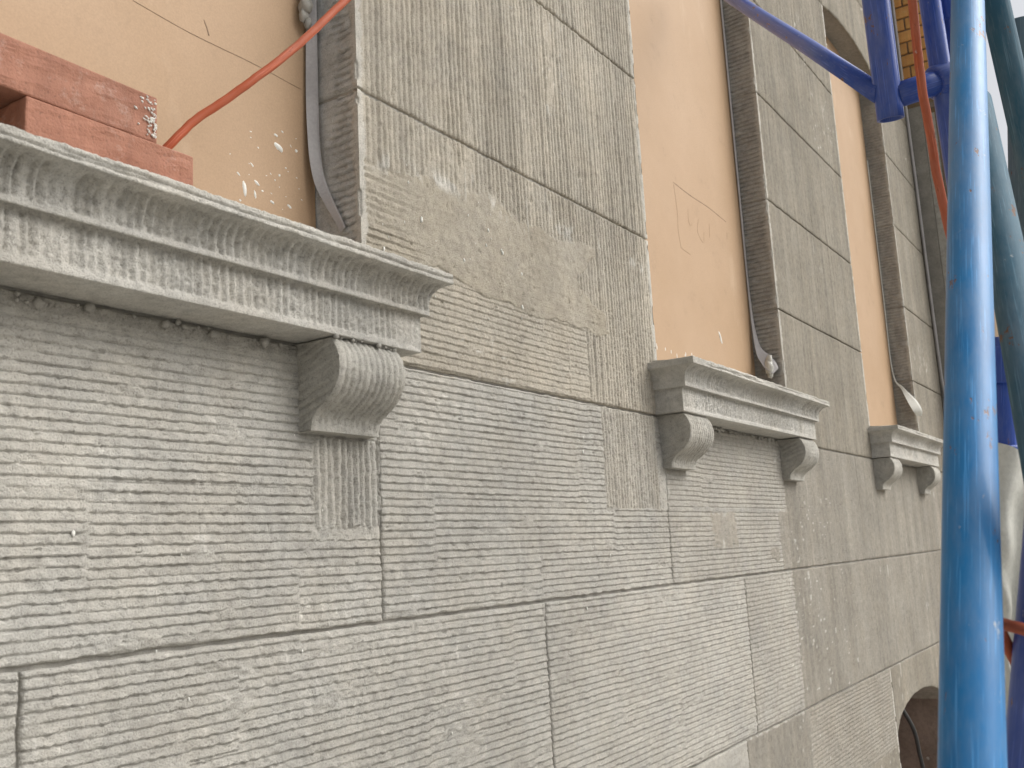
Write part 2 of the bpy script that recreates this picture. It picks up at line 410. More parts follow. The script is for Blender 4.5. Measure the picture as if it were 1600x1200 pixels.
def axis(a, b, stepf):
    out=[a]; x=a
    while x < b:
        x += stepf(x); out.append(min(x,b))
    if len(out)>2 and out[-1]-out[-2] < .3*stepf(b): out.pop(-2)
    return np.array(out)
facade = empty('facade_wall', (0,0,0), 'long grey facade wall of combed render with pilasters and recessed window openings', 'wall'); facade['kind'] = 'thing'
GAP = .0030
def panel(x0, x1, z0, z1, xstep, zstep, lc=False, rc=False, arch=None, name='plaster_panel'):
    """one render block; lc / rc: the block turns a free corner there, no joint"""
    GX = .0014+.0006*(abs(x0-1.155)<.01)+.0006*(x1<.6); xa = x0 - (.003 if lc else -GX); xb = x1 + (.003 if rc else -GX); za = z0+GAP*.8; zb = z1-GAP*.8
    xs = axis(xa, xb, xstep); zs = axis(za, zb, zstep)
    # extra lines close to the edge keep the arris crisp
    xs = np.unique(np.concatenate([xs,[xa+.0025,xb-.0025]])); zs = np.unique(np.concatenate([zs,[za+.0025,zb-.0025]]))
    X, Z = np.meshgrid(xs, zs, indexing='ij')
    if arch is not None:
        T = (Z-za)/(zb-za); Z = arch(X)*(1-T)+zb*T
    H, Cc = relief(X, Z)
    d = np.minimum(np.minimum(np.where(lc,1.0,X-xa), np.where(rc,1.0,xb-X)), np.minimum(Z-(za if arch is None else arch(X)), zb-Z))
    chip = .003+.0025*vn(X*60,Z*60,130)+.0015*vn(X*190,Z*190,131)
    H = H - .0028*(1-ss(0,1,np.clip(d/chip,0,1)))
    # free corner: smooth floated strip about 12 mm wide
    for flag, dd in ((lc, X-xa),(rc, xb-X)):
        if flag:
            w = .015+.003*vn(Z*60,Z*0,132)+.003*vn(Z*200,Z*0,133)
            k = 1-ss(.7,1.1,dd/w); H = H*(1-k)+.003*k
            nick = ss(.35,.6,vn(Z*48,Z*0,134)+.4*vn(Z*150,Z*0,135))*np.exp(-(dd/.004)**2); H = H-.004*nick
            Cc = Cc*(1-.85*k[...,None])+(C_LIME*.75+C_OLD_DIM*.25)*.85*k[...,None]
    jx = .0012*vn(X*45,Z*45,136)+.0007*vn(X*170,Z*170,137); e = np.exp(-np.clip(d,0,1)/.004)
    P = np.stack([X+jx*e*(0 if (lc or rc) else 1), -H, Z+.0012*vn(X*50,Z*50,138)*e], -1)
    # skirt down into the joint
    Pp = np.pad(P, ((1,1),(1,1),(0,0)), mode='edge'); Cp = np.pad(Cc, ((1,1),(1,1),(0,0)), mode='edge')
    sls = ([] if lc else [(0,slice(None))])+([] if rc else [(-1,slice(None))])+[(slice(None),0),(slice(None),-1)]
    for sl in sls:
        q = Pp[sl].copy(); q[:,1] = .0055; Pp[sl] = q
    me = grid_mesh(name, [(Pp, Cp, False)])
    return link(name, me, PLASTER, facade)

far = lambda x: .05
def xH(x):   # spacing for horizontal combing: coarse out of view, then with the distance
    return .03 if x < .40 else .0031 if x < 1.0 else .0022 if x < 1.155 else .0034 if x < 1.3 else .0048 if x < 2.0 else .0065 if x < 3.1 else .011
# course below the sills
panel(-.92, .16, -.087, .307, far, lambda z:.02)
panel(.16, 1.155, -.087, .307, xH, lambda z:.0013)
panel(1.155, 2.18, -.087, .307, lambda x:.0036 if x<1.86 else .0024, lambda z:.0014)
panel(2.18, 3.9, -.087, .307, lambda x:.0065 if x<3.05 else .010, lambda z:.0017)
panel(3.9, 5.84, -.087, .307, lambda x:.014, lambda z:.010)
# second course
panel(-.42, .596, -.495, -.087, xH, lambda z:.0035 if z<-.2 else .0017)
panel(.596, 1.608, -.495, -.087, xH, lambda z:.0014)
panel(1.608, 2.631, -.495, -.087, xH, lambda z:.0016)
panel(2.631, 5.84, -.495, -.087, lambda x:.0065 if x<3.05 else .012, lambda z:.0022)
# bottom course with the arched basement opening
AX0, AX1 = 4.07, 4.99
def low_arch(X):
    t = np.clip((X-(AX0+AX1)/2)/((AX1-AX0)/2),-1,1); return -.775+.135*np.sqrt(np.clip(1-t*t*.96,0,1))
panel(-.92, 1.1, GROUND, -.495, far, lambda z:.05)
panel(1.1, 2.55, GROUND, -.495, lambda x:.02, lambda z:.006 if z>-.8 else .05)
panel(2.55, AX0, GROUND, -.495, lambda x:.009, lambda z:.0025 if z>-.9 else .03, rc=True)
panel(AX0, AX1, -.775, -.495, lambda x:.012, lambda z:.006, arch=low_arch, name='arch_panel')
panel(AX1, 5.84, GROUND, -.495, lambda x:.02, lambda z:.01, lc=True)
# pilasters
WIN = [(.16,1.132),(2.178,3.148),(4.182,5.137)]
PIL = [(-.92,.16,False,True),(1.132,2.178,True,True),(3.148,4.182,True,True),(5.137,5.84,True,False)]
ZJ = {0:[.307,.747,1.165,1.545,1.92,2.30], 1:[.307,.747,1.170,1.545,1.92,2.30], 2:[.307,.746,1.122,1.502,1.875,2.30], 3:[.307,.740,1.114,1.54,1.92,2.30]}
for i,(a,b,l,r) in enumerate(PIL):
    zj = ZJ[i]
    for k in range(5):
        if i == 1 and k == 0: st = (lambda x:.0020, lambda z:.0016 if z<.53 else .0035)
        elif i == 1 and k in (1,2): st = (lambda x:.0019, lambda z:.0050)
        elif i == 0 or (i==1 and k>2): st = (lambda x:.012, lambda z:.05)
        elif i == 2: st = (lambda x:.0042, lambda z:.007)
        else: st = (lambda x:.009, lambda z:.012)
        panel(a, b, zj[k], zj[k+1], st[0], st[1], l, r)
def win_arch(x0, x1):
    def f(X):
        t = np.clip((X-(x0+x1)/2)/((x1-x0)/2),-1,1); return 2.30+.062*(1-t*t)
    return f
for i,(a,b) in enumerate(WIN):
    st = .012 if i==2 else .04
    panel(a, b, 2.30, 2.66, lambda x:st, lambda z:.012, arch=win_arch(a,b), name='arch_panel')
for i,(a,b,l,r) in enumerate(PIL):
    panel(a, b, 2.30, 2.66, lambda x:.012 if i>1 else .05, lambda z:.02)
panel(-.92, 2.178, 2.66, 3.35, far, lambda z:.05); panel(2.178, 4.182, 2.66, 3.35, lambda x:.02, lambda z:.03); panel(4.182, 5.84, 2.66, 3.35, lambda x:.014, lambda z:.02)

# window reveals, combed across, deep and ragged
RD = .095
def reveal(xw, side, z0, z1, ystep, zstep, back=RD, full=False):
    ys = axis(-.003, back, lambda y:ystep); zs = axis(z0+GAP, z1-GAP, lambda z:zstep)
    Y, Z = np.meshgrid(ys, zs, indexing='ij')
    s = int(xw*10)
    h = grooves_h(Y*1.0+xw*3, Z+.04*Y, 2.4 if full else 1.9, 300+s, .0150 if full else .0128)-.0028
    edge = 1-ss(.006,.020+.006*vn(Z*70,Z*0,s+1),Y+.003); h = h*(1-edge)+.003*edge
    inner = ss(.045,.062,Y+.012*vn(Z*25,Z*0,s+2))*(0 if full else 1); h = h*(1-.8*inner)+(.002+.002*fb(Y*60,Z*30,s+3,3))*.8*inner
    h = h - .004*ss(.35,.6,vn(Z*48,Z*0,134)+.4*vn(Z*150,Z*0,135))*np.exp(-((Y+.003)/.004)**2)
    jd = np.minimum(Z-z0, z1-Z)-GAP; h = h-.003*(1-ss(0,.005,jd))
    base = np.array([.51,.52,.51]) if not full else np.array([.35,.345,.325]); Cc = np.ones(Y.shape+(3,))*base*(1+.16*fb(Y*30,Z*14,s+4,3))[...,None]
    Cc = Cc*(1-.7*edge[...,None])+(C_LIME*.72+C_OLD_DIM*.28)*.7*edge[...,None]
    X = xw + (-h if side<0 else h)
    P = np.stack([X,Y,Z],-1); P = np.pad(P, ((0,0),(1,1),(0,0)), mode='edge'); Cc = np.pad(Cc, ((0,0),(1,1),(0,0)), mode='edge')
    for sl in (0,-1): P[:,sl,0] = xw+(.0048 if side<0 else -.0048)
    return link('reveal_panel', grid_mesh('reveal_panel', [(P,Cc,side<0)]), PLASTER, facade)
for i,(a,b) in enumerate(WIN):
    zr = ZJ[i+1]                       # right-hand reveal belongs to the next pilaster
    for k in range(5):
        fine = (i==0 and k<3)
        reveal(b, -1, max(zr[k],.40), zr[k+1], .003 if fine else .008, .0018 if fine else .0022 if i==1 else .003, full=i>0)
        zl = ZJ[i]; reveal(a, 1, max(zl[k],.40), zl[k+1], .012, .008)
# arch soffits
def soffit(x0, x1, f, depth, parent, name='arch_soffit'):
    xs = np.linspace(x0, x1, 40); ys = np.linspace(-.002, depth, 8); X,Y = np.meshgrid(xs,ys,indexing='ij')
    Z = f(X)+.002*vn(X*40,Y*40,150)+.0035
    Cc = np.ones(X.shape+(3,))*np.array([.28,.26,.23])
    return link(name, grid_mesh(name,[(np.stack([X,Y,Z],-1),Cc,True)]), PLASTER, parent)
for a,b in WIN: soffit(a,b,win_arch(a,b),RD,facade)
# masonry behind the render
for a,b,l,r in PIL: box('masonry_core', (a+(.0042 if l else 0), .0042, .307), (b-(.0042 if r else 0), .45, 2.30), CORE, facade)
box('masonry_core', (-.92,.0042,-.497), (5.84,.45,.306), CORE, facade)
for a,b in WIN: box('masonry_core', (a+.001,.0046,.3065), (b-.001,.45,.442), CORE, facade)
box('masonry_core', (-.92,.0042,2.372), (5.84,.45,3.35), CORE, facade)
box('masonry_core', (-.92,.0042,GROUND), (AX0-.0042,.45,-.498), CORE, facade)
box('masonry_core', (AX1+.0042,.0042,GROUND), (5.84,.45,-.498), CORE, facade)

# ------------------------------------------------------------------ window sills with scroll brackets
PROF = [(0,.309),(.040,.3095),(.0742,.310),(.0748,.3104),(.075,.311)]                       # (projection, height): underside
FAS0, FAS1 = (.075,.314), (.075,.3685)
COVE = [(.0860,.3665),(.0868,.3668),(.0874,.3675),(.0875,.3735),(.0872,.379),(.0875,.386),(.0890,.393),(.0920,.3995),(.0965,.4045),(.1025,.4087),(.1095,.4115),(.1165,.4135)]
LIP = [(.1192,.4137),(.1200,.4140),(.1204,.4147)]+[(.1204-.0004*k/9,.4157+.0135*k/9) for k in range(10)]+[(.1192,.4300)]
def sill(x0, x1, plain, fine, label=None):
    # profile points with a groove weight: 0 smooth, 1 fascia combing, 2 cove combing
    pr=[]; 
    for p in PROF: pr.append((*p,0,0))
    n = 30 if fine else 9
    for k in range(n+1):
        t=k/n; pr.append((FAS0[0], FAS0[1]+(FAS1[1]-FAS0[1])*t, 1, ss(.06,.16,t)*ss(.99,.93,t)))
    pr.append((.0755,.3695,0,0)); pr.append((.0800,.3690,0,0))
    m_=4 if fine else 2
    for a,b in zip(COVE[:-1],COVE[1:]):
        for k in range(m_):
            t=k/m_; pr.append((a[0]+(b[0]-a[0])*t,a[1]+(b[1]-a[1])*t,2,1))
    pr.append((*COVE[-1],0,0))
    for p in LIP: pr.append((*p,4,1))
    for k,yy in enumerate(np.linspace(.114,-.094,40 if fine else 14)): pr.append((yy, .4306+.0160*(1-(yy+.094)/.202), 3, 1))
    pr = [(float(a),float(b),c,float(d)) for a,b,c,d in pr]
    D = np.array([p[0] for p in pr]); Zp = np.array([p[1] for p in pr]); Kd = np.array([p[2] for p in pr]); Wt = np.array([p[3] for p in pr])
    cv = np.array([i for i in range(len(pr)) if Kd[i]==2]); t2 = (Zp-COVE[0][1])/(COVE[-1][1]-COVE[0][1])
    Wt = np.where(Kd==2, ss(.10,.24,t2)*ss(.99,.86,t2), Wt)
    nd = np.gradient(D); nz = np.gradient(Zp); L = np.sqrt(nd**2+nz**2)+1e-9; ND, NZ = nz/L, -nd/L      # outward normal (projection, z)
    step = .0022 if fine else .006
    ret = np.clip(D-.075,0,None)*.62
    n = int((x1-x0)/step); S = np.linspace(0,1,n+1)[:,None]
    X = (x0-ret)[None,:]*(1-S)+(x1+ret)[None,:]*S
    Dm = np.repeat(D[None,:], n+1, 0); Zm = np.repeat(Zp[None,:], n+1, 0)
    sd_ = int(x0*10)
    pitch = .0128
    u = X/pitch + .22*vn(X*5,Zm*20,sd_+1) + .06*vn(Zm*260,np.floor(X/pitch)*3.3,sd_+2) + np.where(Kd[None,:]==2, (Zm-.37)*7.0, 0)
    row = np.floor(u); fr = np.abs(u-row-.5)*2
    wid = .26+.14*vn(row*1.7, row*0, sd_+3)
    ridge = ss(wid+.16, wid-.04, fr)
    miss = ss(.25,.5, vn(X*7,X*0+.5,sd_+4)+.5*vn(row*3.1,row*0,sd_+5))
    furrow = (1-ridge)*(1-.75*miss)*(1+.3*vn(Zm*90,row*5.1,sd_+6))
    depth = np.where(Kd==1,.0036,np.where(Kd==2,.0042,0))[None,:]
    g = -furrow*depth*Wt[None,:]
    rough = (.0013*vn(X*230,Zm*230,sd_+7)+.0013*vn(X*420,Zm*420,sd_+8))*np.where((Kd==1)|(Kd==2), 1, .45)[None,:]
    g = g + rough*(.3+.9*(1-ridge)*np.minimum(1,Wt)[None,:])
    if plain: 
        pm = ss(x1-plain-.004, x1-plain+.004, X)*(Kd==1)[None,:]; g = g*(1-pm)+(-.0006+rough*.8)*pm
    lipr = (.0009*fb(X*40,Zm*160,sd_+15,3)+.0005*vn(X*220,Zm*220,sd_+16))*(Kd==4)[None,:]
    zl = .4225+.0042*fb(X*7,X*0,sd_+17,4); zl2 = .4200+.0050*fb(X*5,X*0+9,sd_+18,4)
    on = ss(-.15,.1,vn(X*5,X*0,sd_+19)); on2 = ss(.0,.25,vn(X*6,X*0+4,sd_+24))
    lipr = lipr - .0042*(Kd==4)[None,:]*np.maximum(on*np.exp(-((Zm-zl)/.0011)**2), on2*np.exp(-((Zm-zl2)/.0010)**2)) + .0012*(Kd==4)[None,:]*ss(0,.004,Zm-zl)*vn(X*30,X*0,sd_+25)
    crust = lipr + (.0016*fb(X*26,Dm*45+Zm*30,sd_+9,4)+.0010*np.abs(vn(X*60,Dm*120+Zm*100,sd_+10)))*(Kd==3)[None,:]
    crack = -.0035*ss(.10,.0,np.abs(fb(X*5,Dm*75+Zm*75+.6*vn(X*9,X*0,sd_+12),sd_+11,3)))*(Kd==3)[None,:]*ss(.06,.11,Dm)
    wob = .0012*vn(X*6,Zm*8,sd_+13)
    g = g + crust + crack + wob
    endf = np.minimum(S, 1-S)*(x1-x0); g = g*ss(0,.004,endf)
    Dd = Dm+g*ND[None,:]; Zd = Zm+g*NZ[None,:]
    P = np.stack([X,-Dd,Zd],-1)
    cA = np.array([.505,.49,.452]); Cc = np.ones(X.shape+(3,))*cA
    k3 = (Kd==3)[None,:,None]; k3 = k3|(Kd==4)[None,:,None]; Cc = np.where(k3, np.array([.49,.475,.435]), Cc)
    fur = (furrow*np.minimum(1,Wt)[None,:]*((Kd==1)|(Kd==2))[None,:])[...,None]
    furrow_col = np.array([.445,.430,.392]); Cc = Cc*(1-.85*fur)+furrow_col*.85*fur      # furrows coloured darker than the ridges between them
    Cc = Cc*(1+.09*fb(X*4,Zm*9,sd_+14,3))[...,None]
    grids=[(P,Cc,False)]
    # end returns
    for sgn, xe in ((-1,x0),(1,x1)):
        q = 26; Tq = np.linspace(0,1,q+1)[:,None]
        keep = D > -.002
        Dk, Zk, rk = D[keep], Zp[keep], ret[keep]
        Y = -Dk[None,:]*Tq + .012*(1-Tq); Xr = np.repeat((xe+sgn*rk)[None,:], q+1, 0)
        Xr = Xr + sgn*(.0012*vn(Y*120,np.repeat(Zk[None,:],q+1,0)*120,sd_+20)-.0008*ss(0,.15,Tq)*ss(1,.85,Tq))*ss(0,.05,1-Tq)
        Pq = np.stack([Xr,Y,np.repeat(Zk[None,:],q+1,0)],-1)
        grids.append((Pq, np.ones(Pq.shape)*cA*.97, sgn>0))
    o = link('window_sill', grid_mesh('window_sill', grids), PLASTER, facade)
    if label: o['label'] = label
    return o
SBR = [(.066,.3085),(.0740,.300),(.0795,.290),(.0830,.277),(.0835,.264),(.0810,.251),(.0755,.2395),(.0675,.229),(.0580,.2205),(.0475,.2135),(.0385,.208),(.0325,.2015),(.0300,.195),(.0288,.188),(.0285,.183)]
def bracket(x0, x1, parent, fine):
    D=[];Z=[]; mm = 5 if fine else 2
    for a,b in zip(SBR[:-1],SBR[1:]):
        for k in range(mm): t=k/mm; D.append(a[0]+(b[0]-a[0])*t); Z.append(a[1]+(b[1]-a[1])*t)
    D.append(SBR[-1][0]); Z.append(SBR[-1][1]); D=np.array(D); Z=np.array(Z)
    # drop to the bottom face, back to the wall
    nD = np.gradient(D); nZ = np.gradient(Z); L=np.sqrt(nD**2+nZ**2); ND,NZ = -nZ/L, nD/L
    xs = np.linspace(x0,x1,90 if fine else 26); X,Dm = np.meshgrid(xs,D,indexing='ij'); Zm = np.repeat(Z[None,:],len(xs),0)
    s = int(x0*100); pitch=.0125
    u = (X-x0)/pitch+.12*vn(Zm*30,X*3,s)+.07*vn(Zm*170,np.floor((X-x0)/pitch)*3,s+1); fr=np.abs(u-np.floor(u)-.5)*2
    e = np.minimum(X-x0,x1-X); w = ss(.006,.013,e)*ss(.186,.200,Zm)
    g = -.0024*(1-ss(.75,.35,fr))*w*(.8+.4*vn(Zm*40,np.floor(u),s+2)) + .0007*vn(X*240,Zm*240,s+3)+.0005*vn(X*420,Zm*420,s+4)
    g = g - .002*np.exp(-(e/.0025)**2)
    P = np.stack([X,-(Dm+g*ND[None,:]),Zm+g*NZ[None,:]],-1); cA=np.array([.45,.435,.395])
    Cc = np.ones(P.shape)*cA*(1+.10*fb(X*9,Zm*9,s+5,3))[...,None]
    grids=[(P,Cc,True)]
    for sgn,xe,col in ((-1,0,0),(1,-1,0)):
        q=24; T=np.linspace(0,1,q+1)[:,None]; edge=P[xe]; 
        Y = edge[None,:,1]*T+.012*(1-T); Zq=np.repeat(edge[None,:,2],q+1,0)
        gr = grooves_h(Y+x0*5,Zq+.35*Y,.8,400+s,.0125)*ss(0,.18,T)*ss(1,.86,T)-.0016*ss(0,.18,T)*ss(1,.86,T)
        Xq = edge[None,:,0]+sgn*gr
        grids.append((np.stack([Xq,Y,Zq],-1), np.ones((q+1,len(D),3))*cA*.96, sgn<0))
    # bottom face
    yb = np.linspace(-D[-1]+.0,.012,8); XB,YB=np.meshgrid(P[:,-1,0],yb,indexing='ij'); PB=np.stack([XB,YB,np.ones(XB.shape)*Z[-1]+.0006*vn(XB*150,YB*150,s+8)],-1)
    PB[:,0,:]=P[:,-1,:]; grids.append((PB,np.ones(PB.shape)*cA*.95,True))
    return link('scroll_bracket', grid_mesh('scroll_bracket', grids), PLASTER, parent)
SILLS = [(.112,1.176,.062,True,[(.125,.262),(.989,1.128)]),(2.149,3.176,.14,True,[(2.166,2.304),(3.028,3.164)]),(4.165,5.13,.10,False,[(4.176,4.31),(4.975,5.105)])]
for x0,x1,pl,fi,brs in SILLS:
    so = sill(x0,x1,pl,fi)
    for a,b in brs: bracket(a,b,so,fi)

# crumbs of mortar squeezed out under the sills and on the ledges
def lump(v, f, c, r, seed, flat=(1,1,1)):
    rr = random.Random(seed); o=len(v); n=7; ms=4
    for i in range(ms+1):
        th=math.pi*i/ms
        for k in range(n):
            a=2*math.pi*k/n; q=r*(.7+.6*rr.random())
            v.append((c[0]+q*math.sin(th)*math.cos(a)*flat[0], c[1]+q*math.sin(th)*math.sin(a)*flat[1], c[2]+q*math.cos(th)*flat[2]))
    for i in range(ms):
        for k in range(n): f.append((o+i*n+k,o+i*n+(k+1)%n,o+(i+1)*n+(k+1)%n,o+(i+1)*n+k))
def lumps(name, spots, mat, parent, flat=(1,1,1)):
    v=[];f=[]
    for i,(c,r) in enumerate(spots): lump(v,f,c,r,i*7+3,flat)
    o = link(name, mesh_from(name,v,f,True), mat, parent); o['kind']='stuff'; return o
r_ = random.Random(3)
lumps('mortar_crumbs', [((r_.uniform(.45,.985), -.004-.006*r_.random(), .304-.010*r_.random()), .0015+.005*r_.random()**3) for _ in range(40)]
   + [((r_.uniform(.99,1.12), -.066-.008*r_.random(), .3075), .0015+.003*r_.random()**2) for _ in range(16)]
   + [((r_.uniform(2.31,3.02), -.004-.006*r_.random(), .305-.008*r_.random()), .002+.004*r_.random()**2) for _ in range(60)], GREYLUMP, facade)
sp=[]
for _ in range(70):
    x=r_.uniform(.5,2.1); z=r_.uniform(-.45,.28)
    if z < -.087-.30*(x-.2): continue
    sp.append(((x,-.004,z), .0006+.0018*r_.random()**3))
for _ in range(34): sp.append(((r_.uniform(1.14,1.6),-.004,r_.uniform(.42,.66)), .0010+.0026*r_.random()**3))
lumps('plaster_spatter', sp, LIME, facade, (1.0,.6,1.6))

# ------------------------------------------------------------------ basement opening
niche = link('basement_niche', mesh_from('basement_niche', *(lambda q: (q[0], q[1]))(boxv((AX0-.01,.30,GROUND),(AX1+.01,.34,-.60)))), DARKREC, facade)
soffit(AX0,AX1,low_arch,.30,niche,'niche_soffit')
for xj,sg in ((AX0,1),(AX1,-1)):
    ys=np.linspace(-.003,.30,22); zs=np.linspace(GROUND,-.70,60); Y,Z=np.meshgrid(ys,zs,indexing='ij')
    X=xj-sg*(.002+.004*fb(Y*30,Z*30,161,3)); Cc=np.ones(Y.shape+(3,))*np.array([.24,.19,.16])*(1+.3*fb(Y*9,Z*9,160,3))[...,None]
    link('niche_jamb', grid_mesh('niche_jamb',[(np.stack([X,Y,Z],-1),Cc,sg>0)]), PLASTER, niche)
bme=None
for k in range(13):
    for j in range(5):
        x=AX0+.0+j*.255-(.125 if k%2 else 0); z=GROUND+.01+k*.076
        if x < AX0-.01 or x+.245 > AX1+.0 or z+.066 > -.64: continue
        if bme is None:
            ob=box('niche_brick',(0,0,0),(.245,.05,.066),REDB,niche,.004); bme=ob.data
        else: ob=link('niche_brick',bme,None,niche)
        ob.location=(x,.255+.006*random.random(),z)
cb = tube_mesh('black_cable', smooth_path([(4.26,.02,-.668),(4.30,-.01,-.76),(4.33,-.015,-.86),(4.36,-.02,-.98),(4.40,-.02,-1.25),(4.5,-.03,-1.55),(4.8,-.06,-1.59)],6), .0085, 10)
tag(link('black_cable', cb, BLACK), 'thin black cable hanging out of the small arched basement opening', 'cable')
pl=[];pf=[]
lump(pl,pf,(4.45,.24,-.72),.045,11,(.9,.35,1.3)); lump(pl,pf,(4.72,.22,-.93),.045,12,(.7,.3,1.6))
tag(link('plaster_lump', mesh_from('plaster_lump',pl[:35],pf[:28],True), LIME, niche))
tag(link('plaster_lump', mesh_from('plaster_lump',pl[35:],[tuple(i-35 for i in q) for q in pf[28:]],True), LIME, niche))

# ------------------------------------------------------------------ fibreboard sheets closing the windows
BL = ['tan fibreboard sheet behind the two red bricks, spattered with white plaster',
      'tan fibreboard sheet with a pencilled rectangle, filling the middle window',
      'narrow tan fibreboard sheet in the far window below the arch']
boards=[]
def board_y(i,x,z): return RD-.004+.0018*float(vn(np.array(x*1.8),np.array(z*1.5),170+i))
for i,(a,b) in enumerate(WIN):
    xs=np.linspace(a+.001,b-.0045,24); zs=np.linspace(.452,2.36,40); X,Z=np.meshgrid(xs,zs,indexing='ij')
    bow=.0018*vn(X*1.8,Z*1.5,170+i)
    Z2 = np.minimum(Z, win_arch(a,b)(X)+.001)
    F_=np.stack([X,RD-.004+bow,Z2],-1); B_=np.stack([X,RD+.007+bow,Z2],-1)
    gr=[(F_,None,False),(B_,None,True)]
    for sl in ((0,slice(None)),(-1,slice(None)),(slice(None),0),(slice(None),-1)):
        gr.append((np.stack([F_[sl],B_[sl]],0),None,sl in ((0,slice(None)),(slice(None),-1))))
    boards.append(tag(link('fibreboard_sheet', grid_mesh('fibreboard_sheet',gr,True), BOARD), BL[i], 'board', 'boards closing the windows'))
    boards[-1].data.shade_flat()
def mark(pts, w, board, mat=PENCIL):
    bi=boards.index(board)
    P=smooth_path([(x,0,z) for x,z in pts],6); v=[];f=[]
    for i,p in enumerate(P):
        t=(P[min(i+1,len(P)-1)]-P[max(i-1,0)]).normalized(); n=Vector((-t.z,0,t.x)); ww=w*(.7+.6*random.random())
        for s,dy in ((-1,0),(1,0),(1,.004),(-1,.004)):
            q=p+n*s*ww; v.append((q.x,board_y(bi,q.x,q.z)-.0005+dy*.1,q.z))
    for i in range(len(P)-1):
        for k in range(4): f.append((i*4+k,i*4+(k+1)%4,i*4+4+(k+1)%4,i*4+4+k))
    f += [(3,2,1,0),tuple(len(v)-4+k for k in range(4))]
    return link('pencil_mark', mesh_from('pencil_mark',v,f), mat, board)
mark([(.785,.772),(.88,.7655),(1.0,.766),(1.10,.762)], .0004, boards[0])
mark([(.905,.797),(.911,.785),(.914,.776)], .0010, boards[0])
mark([(2.594,1.042),(2.72,1.036),(2.86,1.036),(3.0,1.026)], .0011, boards[1])
mark([(2.596,1.035),(2.606,.96),(2.602,.90),(2.612,.848)], .0002, boards[1], FAINT)
mark([(2.612,.848),(2.68,.842)], .0002, boards[1], FAINT)
mark([(2.690,.985),(2.686,.95),(2.700,.935),(2.715,.95)], .0004, boards[1], FAINT)
mark([(2.765,.975),(2.75,.93),(2.79,.905),(2.80,.94)], .00035, boards[1], FAINT)
mark([(2.85,.98),(2.845,.935)], .0004, boards[1], FAINT)
mark([(3.0,.99),(2.995,.965)], .0011, boards[1], FAINT)
def flat_lump(v,f,c,w,h,ang,seed):
    rr=random.Random(seed); o=len(v); n=11
    dp=min(.0022,.35*min(w,h)); v.append((c[0],c[1]-dp,c[2]))
    for ring,(rad,dy) in enumerate(((.6,-dp*.85),(1.0,.0008))):
        for k in range(n):
            a=2*math.pi*k/n; q=rad*(.65+.55*rr.random()); lx=w*q*math.cos(a); lz=h*q*math.sin(a)
            v.append((c[0]+lx*math.cos(ang)-lz*math.sin(ang), c[1]+dy, c[2]+lx*math.sin(ang)+lz*math.cos(ang)))
    for k in range(n):
        k2=(k+1)%n; f.append((o,o+1+k,o+1+k2)); f.append((o+1+k,o+1+n+k,o+1+n+k2,o+1+k2))
v=[];f=[]
yb=RD-.006
for j,(x,z,w,h,a) in enumerate([(1.050,.646,.011,.006,-.5),(1.044,.664,.005,.003,-.4),(.980,.557,.004,.017,.1),(1.004,.574,.008,.003,-.6),(1.035,.552,.006,.003,-.3),(1.087,.652,.004,.003,0),(1.07,.555,.006,.003,-.5),(.995,.600,.006,.002,-.7),(1.05,.60,.003,.003,0),(1.0,.555,.003,.008,.2),(.968,.578,.005,.002,-.6)]):
    flat_lump(v,f,(x,board_y(0,x,z),z),w,h,a,j)
rr=random.Random(5)
for j in range(30):
    x,z=rr.gauss(1.03,.05),rr.gauss(.595,.05)
    flat_lump(v,f,(x,board_y(0,x,z),z),.0010+.0026*rr.random()**2,.0009+.0014*rr.random(),rr.uniform(-.9,.1),50+j)
o=link('plaster_spatter', mesh_from('plaster_spatter',[q for q in v],f,True), LIME, boards[0]); o['kind']='stuff'
v=[];f=[]
for j in range(14):
    x,z=rr.uniform(2.27,2.75),rr.uniform(.49,.54)
    flat_lump(v,f,(x,board_y(1,x,z),z),.002+.002*rr.random(),.004+.01*rr.random()**2,0,150+j)
flat_lump(v,f,(2.86,board_y(1,2.86,.62),.62),.006,.024,.5,190)
o=link('plaster_spatter', mesh_from('plaster_spatter',v,f,True), LIME, boards[1]); o['kind']='stuff'

# ------------------------------------------------------------------ loose bricks on the near sill
def loose_brick(L, Wd, Hh, seed):
    import bmesh
    v,f = boxv((0,0,0),(L,Wd,Hh)); me=mesh_from('loose_brick',v,f); bm=bmesh.new(); bm.from_mesh(me)
    bmesh.ops.bevel(bm, geom=bm.edges[:], offset=.0022, segments=2, affect='EDGES', profile=.5)
    bmesh.ops.subdivide_edges(bm, edges=[e for e in bm.edges if e.calc_length()>.03], cuts=10, use_grid_fill=True)
    for q in bm.verts:
        c=q.co; d=.0020*float(fb(np.array(c.x*60+seed),np.array(c.y*60+c.z*77),seed,3)); q.co += Vector((d,d,d*.6))
    bm.to_mesh(me); bm.free(); return me
b1=link('loose_brick', loose_brick(.222,.108,.067,1), CLAY); b1.location=(.569,-.026,.4495); b1.rotation_euler=(0,0,0)
tag(b1,'lower red brick lying directly on the near sill, pale mortar smear on its face','brick','bricks on the near sill')
b2=link('loose_brick', loose_brick(.25,.104,.060,2), CLAY); b2.location=(.489,-.0255,.5175); b2.rotation_euler=(0,0,.012)
tag(b2,'upper red brick stacked on top, white glossy flecks near its right end','brick','bricks on the near sill')
v=[];f=[]
rr=random.Random(9)
for j in range(60):
    x=.25-abs(rr.gauss(0,.012))-.002; z=rr.uniform(.006,.056)
    flat_lump(v,f,(min(x,.247),-.0015,z),.0022*rr.random()+.0007,.0008+.0006*rr.random(),rr.uniform(-.9,-.2),300+j)
o=link('glaze_fleck', mesh_from('glaze_fleck',v,f,True), LIME); o.parent=b2; o['kind']='stuff'

